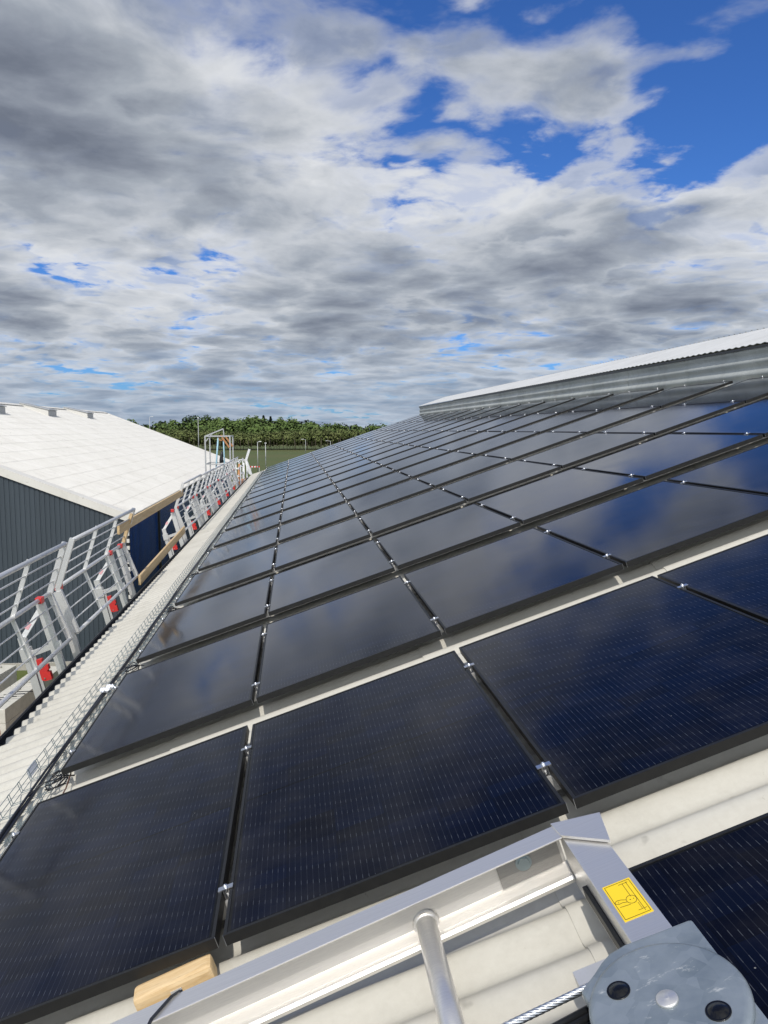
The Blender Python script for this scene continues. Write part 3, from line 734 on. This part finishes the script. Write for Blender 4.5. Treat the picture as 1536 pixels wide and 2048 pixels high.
for s_ in (1, -1):
    f_ = (lambda x: x) if s_ > 0 else (lambda x: 2*NR-x)
    ud.prism_pts([(f_(NE-.05), NY0+.05, NZ-.10), (f_(NE-.05), NY1-.05, NZ-.10), (NR, NY1-.05, nz(NR)-.12), (NR, NY0+.05, nz(NR)-.12)],
                 [(f_(NE-.05), NY0+.05, NZ-.05), (f_(NE-.05), NY1-.05, NZ-.05), (NR, NY1-.05, nz(NR)-.07), (NR, NY0+.05, nz(NR)-.07)])
under(nb, ud.build('roof_deck', M['dark_metal']))
for y0_, y1_ in ((NY0-.06, NY0+.29), (NY1-.05, NY1+.1)):
    vt = MB()
    for s_ in (1, -1):
        f_ = (lambda x: x) if s_ > 0 else (lambda x: 2*NR-x)
        vt.prism_pts([(f_(NE+.05), y0_, NZ-.18), (f_(NE+.05), y1_, NZ-.02), (NR, y1_, nz(NR)-.02), (NR, y0_, nz(NR)-.18)],
                     [(f_(NE+.05), y0_, NZ+.03), (f_(NE+.05), y1_, NZ+.045), (NR, y1_, nz(NR)+.065), (NR, y0_, nz(NR)+.05)])
    under(nb, vt.build('verge_trim', M['white_roof']))
rc = MB()
for s_ in (1, -1):
    rc.prism_pts([(NR, NY0-.06, nz(NR)+.055), (NR, NY1+.1, nz(NR)+.055), (NR+s_*.22, NY1+.1, nz(NR)-.03), (NR+s_*.22, NY0-.06, nz(NR)-.03)],
                 [(NR, NY0-.06, nz(NR)+.07), (NR, NY1+.1, nz(NR)+.07), (NR+s_*.22, NY1+.1, nz(NR)-.015), (NR+s_*.22, NY0-.06, nz(NR)-.015)])
under(nb, rc.build('ridge_cap', M['white_roof']))
def ribbed(mb, pts, pitch, depth, topz, axis):
    x = pts[0]; end = pts[1]; prof = []
    while x < end:
        prof += [(x, 0), (x+pitch*.62, 0), (x+pitch*.70, depth), (x+pitch*.92, depth)]; x += pitch
    prof = [(min(a, end), d) for a, d in prof] + [(end, 0)]
    lo = []; hi = []
    for a, d in prof:
        p = (a, NY0-d, .18) if axis == 'x' else (NE-.12+d, a, .18)
        lo.append(mb.bm.verts.new(p)); hi.append(mb.bm.verts.new((p[0], p[1], topz(a))))
    for i in range(len(lo)-1):
        if prof[i][0] < prof[i+1][0]-1e-6: mb.bm.faces.new((lo[i], lo[i+1], hi[i+1], hi[i]))
gw = MB(); ribbed(gw, (2*NR-NE+.1, NE-.12),   .125, -.013, lambda x: nz(x)-.12, 'x')
under(nb, gw.build('gable_wall', M['slate_clad']))
g2 = MB(); g2.prism_pts([(2*NR-NE+.2, NY1-.3, 0), (NE-.2, NY1-.3, 0), (NE-.2, NY1-.3, NZ-.1), (NR, NY1-.3, nz(NR)-.1), (2*NR-NE+.2, NY1-.3, NZ-.1)],
                        [(2*NR-NE+.2, NY1-.1, 0), (NE-.2, NY1-.1, 0), (NE-.2, NY1-.1, NZ-.1), (NR, NY1-.1, nz(NR)-.1), (2*NR-NE+.2, NY1-.1, NZ-.1)])
under(nb, g2.build('end_wall', M['slate_clad']))
sw = MB(); ribbed(sw, (NY0+.02, NY1-.1), .19, -.02, lambda y: NZ-.10, 'y')
under(nb, sw.build('side_wall', M['navy_clad']))
ct = MB()
for i in range(19): ct.box((NE-.125, NY0-.035, .35+i*.19), (NE-.055, NY0+.03, .35+i*.19+.10))
under(nb, ct.build('corner_clips', M['white_roof']))
ct = MB(); ct.box((NE-.14, NY0-.012, .18), (NE-.06, NY0+.06, NZ-.12)); ct.box((NE-.10, 24.0, .18), (NE-.06, 24.18, NZ-.12)); under(nb, ct.build('corner_trim', M['dark_metal']))
pt = MB(); pt.box((2*NR-NE, NY0-.06, 0), (NE-.1, NY0-.03+.06, .19)); pt.box((NE-.16, NY0+.08, 0), (NE-.06, NY1-.2, .9))
under(nb, pt.build('plinth', M['plinth']))
# ridge vents
for i, (y, wy, lb) in enumerate(((30.6, 1.25, 'leftmost'), (37.6, 1.3, 'middle'), (44.9, 1.3, 'rightmost'))):
    v = empty('roof_vent', (NR, y, nz(NR))); tag(v, '%s of the three pale box vents on the white roof ridge' % lb, 'roof vent', 'box vents on the neighbouring ridge')
    x1 = NR+1.35
    b = MB(); b.prism_pts([(NR+.05, y, nz(NR)-.05), (x1, y, nz(x1)-.05), (x1, y+wy, nz(x1)-.05), (NR+.05, y+wy, nz(NR)-.05)],
                          [(NR+.05, y, nz(NR)+.10), (x1, y, nz(x1)+.30), (x1, y+wy, nz(x1)+.30), (NR+.05, y+wy, nz(NR)+.10)])
    under(v, b.build('vent_box', M['white_roof']))
    b = MB(); b.prism_pts([(NR+.03, y-.04, nz(NR)+.105), (x1+.05, y-.04, nz(x1+.05)+.325), (x1+.05, y+wy+.04, nz(x1+.05)+.325), (NR+.03, y+wy+.04, nz(NR)+.105)], [(NR+.03, y-.04, nz(NR)+.14), (x1+.05, y-.04, nz(x1+.05)+.36), (x1+.05, y+wy+.04, nz(x1+.05)+.36), (NR+.03, y+wy+.04, nz(NR)+.14)])
    under(v, b.build('lid', M['pole']))
    b = MB(); b.box((x1+.003, y+.04, nz(x1)+.0), (x1+.02, y+wy-.04, nz(x1)+.27)); under(v, b.build('vent_opening', M['skylight']))

# ------------------------------------------------------------------ yard: blocks and rubble
def lego(name, n, loc, rz, lab, h=.40):
    b = MB(); b.box((0, -.30, 0), (n*.5, .30, h)); o = b.build(name, M['concrete'], bevel=.012)
    o.location = loc; o.rotation_euler = (0, 0, rz)
    for i in range(n):
        for y in (.0,):
            b = MB(); b.lathe([(.07, h+.0005), (.06, h+.045), (.035, h+.052)], 12); b.build('stud', M['concrete'], o, loc=(i*.5+.25, y, 0))
    tag(o, lab, 'concrete block', 'white concrete blocks in the yard')
    return o
a = math.atan2(17.75-15.4, -5.15+5.45)
lego('concrete_block', 3, (-5.05, 14.55, .24), R(84), 'pale studded concrete block nearest the rubble, on top of another', .32)
lego('concrete_block', 3, (-5.05, 14.55, -.12), R(84), 'weathered concrete block under the studded block nearest the rubble', .355)
lego('concrete_block', 3, (-4.88, 16.08, .24), R(84), 'pale studded concrete block nearest the grass, end of the row', .32)
lego('concrete_block', 3, (-4.88, 16.08, -.12), R(84), 'weathered concrete block under the end block nearest the grass', .355)
lego('concrete_block', 4, (-6.05, 15.3, .0), R(80), 'pale concrete block standing behind the studded row by the grass', .72)
rods = MB()
for q in range(5):
    x, y = -5.30+.08*q, 14.75+.2*q
    rods.tube([(x, y, .60), (x+.35+.04*q, y+.08-.05*q, .63)], .010, 5)
o = rods.build('steel_rods', M['dark_metal']); tag(o, 'loose dark steel rods lying on the studded concrete blocks', 'steel rods')
rb = MB(); rnd = random.Random(5)
for i in range(420):
    x = rnd.uniform(-7.6, -3.4); y = rnd.uniform(10.5, 14.6) - max(0, (x+4.6))*.4
    s_ = rnd.choice((.05, .07, .09, .12, .16, .24)) * rnd.uniform(.7, 1.2)
    mtx = Matrix.Translation((x, y, s_*.3)) @ Euler((rnd.uniform(0, 3), rnd.uniform(0, 3), rnd.uniform(0, 3))).to_matrix().to_4x4() @ Matrix.Diagonal((s_, s_*rnd.uniform(.6, 1), s_*rnd.uniform(.4, .8), 1))
    r_ = bmesh.ops.create_icosphere(rb.bm, subdivisions=1, radius=.6, matrix=mtx)
    for vv in r_['verts']: vv.co += Vector((rnd.uniform(-1, 1), rnd.uniform(-1, 1), rnd.uniform(-1, 1)))*s_*.12
o = rb.build('rubble', M['rubble']); tag(o, 'heap of broken pale stone and brown rubble below the eaves', 'rubble', kind='stuff')

# ------------------------------------------------------------------ ladder head on the roof
lad = empty('hoist_ladder', RW(0, 0, 0), ROOFROT)
tag(lad, 'silver aluminium hoist ladder head lying across the lower roof', 'ladder')
def lu(v): return -.311 + .080*(v-.919)        # back edge of the side rail
H0, H1 = .07, -.085
def railprof(v):
    u = lu(v)
    return [(u, H1), (u-.048, H1), (u-.054, H1+.005), (u-.056, H1+.016), (u-.050, H1+.024), (u-.036, H1+.027), (u-.006, H1+.042), (u-.006, H0-.006), (u-.066, H0-.005), (u-.068, H0-.001), (u-.066, H0), (u, H0)]
def extr(mb, v0, v1):
    a = [(v0, u, z) for u, z in railprof(v0)]; b_ = [(v1, u, z) for u, z in railprof(v1)]
    mb.prism_pts(a, b_)
b = MB(); extr(b, -1.6, 2.205); b.build('side_rail', M['alu'], lad)
# far side rail below the picture
b = MB()
a = [(-1.6, u-.62, z) for u, z in [(lu(-1.6)+.08, H1), (lu(-1.6), H1), (lu(-1.6), H0), (lu(-1.6)+.08, H0)]]
c = [(1.6, u-.62, z) for u, z in [(lu(1.6)+.08, H1), (lu(1.6), H1), (lu(1.6), H0), (lu(1.6)+.08, H0)]]
b.prism_pts(a, c); b.build('side_rail', M['alu'], lad)
for v in (1.768, .70):
    b = MB(); u0 = lu(v)-.006; zc_ = -.036
    b.tube([(v, u0, zc_), (v-.005, u0-.62, zc_)], .0300, 24); rg = b.build('rung', M['alu'], lad)
    b = MB(); b.tube([(v, u0-.001, zc_), (v, u0-.010, zc_), (v, u0-.016, zc_)], .039, 24, r1=.0315); b.build('weld_collar', M['alu'], rg)
# plate with its bolt
pv0, pv1 = 2.005, 2.195
b = MB(); b.prism_pts([(pv0, lu(pv0)-.0065, H1+.046), (pv1, lu(pv1)-.0065, H1+.046), (pv1, lu(pv1)-.0065, H0-.008), (pv0, lu(pv0)-.0065, H0-.008)],
                      [(pv0, lu(pv0)-.0105, H1+.046), (pv1, lu(pv1)-.0105, H1+.046), (pv1, lu(pv1)-.0105, H0-.008), (pv0, lu(pv0)-.0105, H0-.008)])
pl = b.build('joint_plate', M['dull_alu'], lad)
b = MB(); bc_ = (2.085, lu(2.085)-.011, .012)
for r0, r1, d in ((.024, .024, .004), (.019, .017, .010)):
    b.tube([(bc_[0], bc_[1], bc_[2]), (bc_[0], bc_[1]-d, bc_[2])], r0, 6 if d > .005 else 20, r1=r1)
b.build('bolt', M['zinc_bolt'], pl)
# end beam
BV0, BV1, BT, BB = 2.208, 2.308, .062, -.098
b = MB(); b.box((BV0, -1.30, BB), (BV1, -.222, BT)); beam = b.build('end_beam', M['alu'], lad, bevel=.003)
b = MB(); b.prism_pts([(2.198, -.200, .0665), (2.338, -.236, .0665), (2.312, -.372, .0665), (2.206, -.272, .0665)],
                      [(2.198, -.200, .0745), (2.338, -.236, .0745), (2.312, -.372, .0745), (2.206, -.272, .0745)])
b.build('corner_plate', M['alu'], lad)
SX0, SX1, SY1, SY0 = 2.222, 2.295, -.522, -.660
b = MB(); b.box((SX0, SY0, BT+.0003), (SX1, SY1, BT+.0010)); stk = b.build('sticker', M['yellow'], beam)
tag(stk, 'yellow sticker with a line drawing')
ik = MB()
def sk(pts, w=.0011):
    for (x0, y0), (x1, y1) in zip(pts, pts[1:]):
        f_ = lambda x, y: (SX0+(SX1-SX0)*x, SY1+(SY0-SY1)*y, BT+.0013)
        ik.bar(f_(x0, y0), f_(x1, y1), w, .0005, (0, 0, 1)) if False else ik.bar(f_(x0, y0), f_(x1, y1), .0005, w, (0, 0, 1))
sk([(.06, .04), (.94, .04), (.94, .96), (.06, .96), (.06, .04)], .0012)
sk([(.80, .08), (.80, .92)]); sk([(.66, .10), (.66, .48)]); sk([(.52, .10), (.86, .10)]); sk([(.62, .86), (.90, .86)], .0008); sk([(.74, .68), (.74, .86), (.60, .86)], .0008)
sk([(.62 + .17*math.cos(a*math.pi/9), .55 + .105*math.sin(a*math.pi/9)) for a in range(19)])
sk([(.56, .55), (.60, .55)], .002); sk([(.68, .55), (.71, .55)], .002)
sk([(.46, .52), (.30, .47), (.16, .46), (.08, .49), (.08, .53), (.18, .56), (.30, .55), (.46, .58)]); sk([(.20, .49), (.18, .53)], .0008)
sk([(.14, .64), (.50, .66)])
ik.build('drawing', M['ink'], stk)
# short stub tube behind the pulley
b = MB(); b.box((2.070, -.695, -.055), (2.206, -.648, -.015)); b.build('stub_tube', M['mill'], lad)

pu = empty('pulley_housing', RW(0, 0, 0), ROOFROT)
tag(pu, 'grey galvanised pulley housing with two black holes on the ladder end', 'pulley')
PC = (2.193, -.955)
PZ = .105
b = MB()
poly = [(2.343, -.766), (2.338, -1.00), (2.332, -1.26), (2.03, -1.26), (2.058, -.925), (2.052, -.835), (2.094, -.806), (2.118, -.786), (2.144, -.770), (2.184, -.762)]
b.prism(poly, BT+.002, PZ-.008); b.build('base_plate', M['galv'], pu, bevel=.009)
b = MB(); b.lathe([(.156, PZ-.0075), (.156, PZ-.003), (.153, PZ+.003), (.146, PZ+.006), (.140, PZ+.0065)], 64, (PC[0], PC[1], 0)); cap_ = b.build('round_cap', M['galv'], pu)
for hx, hy in ((2.119, -.890), (2.263, -1.022)):
    b = MB(); b.lathe([(.0238, PZ+.0055), (.0238, PZ+.0082), (.0222, PZ+.0088), (.0205, PZ+.0080), (.019, PZ+.0086), (.014, PZ+.0118), (.007, PZ+.0136), (.002, PZ+.0140)], 28, (hx, hy, 0)); hl = b.build('hole_plug', M['gloss_black'], cap_)
b = MB(); b.lathe([(.022, PZ+.006), (.0215, PZ+.010), (.0195, PZ+.012), (.008, PZ+.011), (.004, PZ+.0135)], 28, (PC[0], PC[1], 0)); b.build('centre_bolt', M['alu'], cap_)
b = MB()
# steel wire rope: six strands laid round a core
A_, B_ = Vector((2.10, -.800, .067)), Vector((1.45, -.856, .075))
d_ = (B_-A_).normalized(); o1_ = d_.orthogonal().normalized(); o2_ = d_.cross(o1_); Lr = (B_-A_).length
for k in range(6):
    pts = [A_ + d_*(Lr*i/150) + (o1_*math.cos(k*math.pi/3+i*.33) + o2_*math.sin(k*math.pi/3+i*.33))*.0052 for i in range(151)]
    b.tube(pts, .0035, 6)
o = b.build('wire_rope', M['rope'], loc=RW(0, 0, 0), rot=ROOFROT); tag(o, 'twisted steel wire rope running out of the pulley housing', 'wire rope')
b = MB()
for i in range(8): b.tube([(2.065, -.825-.019*i, .040-.001*i), (1.70, -.862-.019*i, .034)], .0085, 8)
b.box((1.72, -1.03, -.03), (2.06, -.83, .024))
o = b.build('ribbed_guard', M['black_plastic'], loc=RW(0, 0, 0), rot=ROOFROT); tag(o, 'black ribbed plastic guard beneath the steel wire rope', 'guard')
# timber block and strap
blk = MB(); blk.box((-.122, -.036, 0), (.122, .036, .068)); 
wb = blk.build('timber_block', M['block'], bevel=.014)
wb.location = RW(-.022, .985, CRE+.004); wb.rotation_euler = (0, -SL, R(6))
tag(wb, 'short pale timber block wedged between the panel edge and the ladder', 'timber block')
b = MB(); b.box((-.012, -.0385, .030), (.022, -.0362, .046)); b.build('nail_plate', M['mill'], wb)
b = MB()
pts = [(1.10, lu(1.10)+.012, -.04), (1.095, lu(1.09)+.006, H0+.002), (1.075, lu(1.075)-.005, H0+.0045), (1.03, lu(1.03)-.060, H0+.0045), (1.02, lu(1.02)-.074, H0-.002), (1.015, lu(1.0)-.085, -.02), (1.01, lu(1.0)-.088, H1-.01)]
for p, q in zip(pts, pts[1:]): b.bar(p, q, .009, .003, (1, 0, 0))
o = b.build('black_strap', M['cable'], loc=RW(0, 0, 0), rot=ROOFROT); tag(o, 'thin black strap tied round the ladder rail by the timber block', 'strap')

# ------------------------------------------------------------------ far field: lamps, wood, skyline
def lamp(px, top, Y, arm, lab):
    p = on_y(px, top, Y); o = empty('lamp_post', (p.x, p.y, 0)); tag(o, lab, 'lamp post', 'lamp posts beyond the barns')
    b = MB(); b.tube([(0, 0, 0), (0, 0, p.z)], .075, 8, r1=.045); b.build('pole', M['pole'], o)
    b = MB()
    if arm: b.tube([(0, 0, p.z-.05), (arm*.6, 0, p.z+.08), (arm, 0, p.z+.1)], .035, 6)
    b.box((arm-.16, -.10, p.z+.02), (arm+.16, .10, p.z+.12)); b.build('lamp_head', M['white_paint'], o)
lamp(515, 884, 118, .42, 'pale lamp post with an arm to the right, in front of the wood')
lamp(531, 887, 120, 0, 'plain pale lamp post just right of the armed one')
lamp(611, 879, 200, -.9, 'distant lamp post with an arm to the left, by the wood edge')
lamp(661, 882, 205, -1.1, 'small distant lamp post just above the far panel edge')
lamp(396, 836, 150, 0, 'tall thin mast rising behind the white roof slope')
lamp(299, 834, 170, .6, 'thin lamp post rising over the white roof end')
p = on_y(510, 926, 120)
b = MB()
for i in range(7):
    b.mi = i % 2; b.box((-.75+i*.21, -.05, .6), (-.75+i*.21+.208, .05, .8))
b.mi = 1
for x in (-.8, .8): b.box((x*.8-.03, -.04, 0), (x*.8+.03, .04, .598))
o = b.build('road_barrier', [M['red'], M['white_paint']]); o.location = (p.x, p.y, 0); tag(o, 'small red and white barrier at the foot of the lamp posts', 'barrier')
def crown(mb, c, rx, rz, n, rnd, kind, lay, leafs):
    """leaf-sized faces through an uneven volume made of lumps"""
    lumps = []
    for i in range(9 if kind != 'fir' else 0):
        a, e = rnd.uniform(0, 6.28), rnd.uniform(-.7, 1.0)
        lumps.append((Vector((math.cos(a)*rx*.55*math.cos(e), math.sin(a)*rx*.55*math.cos(e), math.sin(e)*rz*.62)), rnd.uniform(.35, .6), rnd.random()))
    lumps.append((Vector((0, 0, 0)), .72, .5))
    for i in range(n):
        if kind == 'fir':
            h = rnd.random()**.8; a = rnd.uniform(0, 6.28); rr = rx*(1-h)*(.55+.45*rnd.random()) + .1
            p = Vector((math.cos(a)*rr, math.sin(a)*rr, (h-.5)*2*rz)); cl = rnd.random()
        else:
            lp, lr, cl = rnd.choice(lumps)
            v = Vector((rnd.gauss(0, 1), rnd.gauss(0, 1), rnd.gauss(0, 1))).normalized()*rnd.uniform(.65, 1.0)
            p = lp + Vector((v.x*rx*lr, v.y*rx*lr, v.z*rz*lr))
        s_ = leafs*rnd.uniform(.6, 1.4)
        nrm = (p.normalized() + Vector((rnd.uniform(-.7, .7), rnd.uniform(-.7, .7), rnd.uniform(-.3, .9)))).normalized()
        t1 = nrm.orthogonal().normalized(); t1.rotate(Matrix.Rotation(rnd.uniform(0, 6.28), 3, nrm)); t2 = nrm.cross(t1)
        q = Vector(c) + p
        vs = [mb.bm.verts.new(q + t1*s_*x + t2*s_*y) for x, y in ((-1, -.5), (.2, -.9), (1, .2), (-.1, .9))]
        f = mb.bm.faces.new(vs)
        ow = (p.normalized()*.55 + (p-lp).normalized()*.75 if kind != 'fir' else Vector((p.x, p.y, rx*.5)).normalized())
        for v_ in vs: v_[lay[0]] = max(0, min(1, cl*.75+rnd.random()*.3)); v_[lay[1]] = ow.normalized()
def newcrown():
    mb = MB(); lay = mb.bm.verts.layers.float.new('clump'); lay2 = mb.bm.verts.layers.float_vector.new('outward'); lay = mb.bm.verts.layers.float['clump']; return mb, (lay, lay2)
rnd = random.Random(11)
# the young plantation, one mass
mb, lay = newcrown(); tb = MB()
for i in range(420):
    row = i % 3
    x = -70 + 125*(i/420.0) + rnd.uniform(-.6, .6); y = 246 + row*6 + rnd.uniform(-2, 2)
    h = rnd.uniform(5.6, 7.0)*(.96 + .08*math.sin(x*.13))
    crown(mb, (x, y, h*.56), rnd.uniform(1.4, 2.3), h*.47, 190, rnd, 'leaf', lay, .23)
    if row == 0: tb.tube([(x, y-1.2, 0), (x+rnd.uniform(-.2, .2), y-1.2, h*.6)], .10, 5, r1=.05)
o = mb.build('plantation_wood', M['leaf_wood']); tag(o, 'dense young green plantation wood standing beyond the grass field', 'wood', kind='stuff')
tb.build('trunks', M['bark'], o)
# wooded hill behind it
mb, lay = newcrown()
for i in range(260):
    x = rnd.uniform(-150, 110); y = rnd.uniform(330, 440)
    base = 1 + 5.5*math.exp(-((x+26)/42)**2)*(y-330)/110
    h = rnd.uniform(6.2, 8.2)
    crown(mb, (x, y, base+h*.55), rnd.uniform(2.6, 4.2), h*.5, 190, rnd, 'leaf', lay, .52)
o = mb.build('hill_wood', M['leaf_mid']); tag(o, 'wooded hillside rising behind the plantation', 'wood', kind='stuff')
g = MB(); N_ = 40
A = [[g.bm.verts.new((-220 + 400*i/N_, 325 + 130*j/8, -.5 + (1 + 5.5*math.exp(-((-220+400*i/N_+26)/42)**2)*(130*j/8)/130)*min(1, j/2))) for j in range(9)] for i in range(N_+1)]
for i in range(N_):
    for j in range(8): g.bm.faces.new((A[i][j], A[i+1][j], A[i+1][j+1], A[i][j+1]))
tag(g.build('hill', M['field'], smooth=True), kind='structure')
# trees one can tell apart on the skyline
sky_trees = [(262, 838, 'leaf_mid', 'leaf', 3.6, 'round green tree peeping over the white roof end'), (322, 842, 'leaf_dark', 'leaf', 2.6, 'small dark tree alone at the left of the skyline'),
    (352, 838, 'leaf_mid', 'leaf', 4.4, 'low green tree between the dark lone tree and the wide crown'), (385, 831, 'leaf_dark', 'leaf', 5.6, 'wide dark crown near the left top of the hill'),
    (418, 832, 'leaf_dark', 'leaf', 4.6, 'dark round tree right of the wide crown on the hill'), (452, 836, 'leaf_mid', 'leaf', 4.6, 'pale green tree on the hill above the access tower'),
    (486, 842, 'leaf_mid', 'leaf', 4.0, 'low green tree in the dip left of the firs'), (514, 836, 'leaf_fir', 'fir', 3.2, 'pointed dark fir, leftmost of the fir clump'),
    (527, 833, 'leaf_fir', 'fir', 3.4, 'tallest pointed fir in the middle of the clump'), (541, 835, 'leaf_fir', 'fir', 3.4, 'dark fir at the right of the fir clump'),
    (562, 838, 'leaf_mid', 'leaf', 4.2, 'pale green tree right beside the fir clump'), (588, 835, 'leaf_mid', 'leaf', 5.0, 'pale rounded tree near the right top of the hill'),
    (618, 838, 'leaf_mid', 'leaf', 5.6, 'broad green tree on the right end of the hill'), (642, 846, 'leaf_dark', 'leaf', 4.2, 'dark tree where the hill falls away'),
    (672, 850, 'leaf_mid', 'leaf', 3.4, 'small green tree right of the hill end'), (700, 853, 'leaf_dark', 'leaf', 3.2, 'small dark tree close above the panel field'),
    (722, 852, 'leaf_dark', 'leaf', 3.6, 'dark round tree further right above the panel field'), (746, 849, 'leaf_mid', 'leaf', 4.0, 'rightmost green tree just above the far panel edge')]
for px, top, mk, kd, rx, lb in sky_trees:
    Y = 430 + rnd.uniform(-12, 12); p = on_y(px, top, Y)
    o = empty('fir_tree' if kd == 'fir' else 'broadleaf_tree', (p.x, p.y, 0)); tag(o, lb, 'tree', 'trees on the skyline')
    mb, lay = newcrown(); rz = 5.0 if kd == 'leaf' else 6.5
    rx *= 1.15
    crown(mb, (0, 0, p.z-rz*.92), rx, rz, 750, rnd, kd, lay, .48); mb.build('crown', M[mk], o)
    b = MB(); b.tube([(0, 0, 0), (.2, 0, p.z-rz*1.2), (.1, .1, p.z-rz*.6)], .35, 7, r1=.12)
    for q in range(4):
        a = q*1.6; b.tube([(.15, 0, p.z-rz*1.3), (math.cos(a)*rx*.5, math.sin(a)*rx*.5, p.z-rz*.7)], .14, 5, r1=.04)
    b.build('trunk', M['bark'], o)
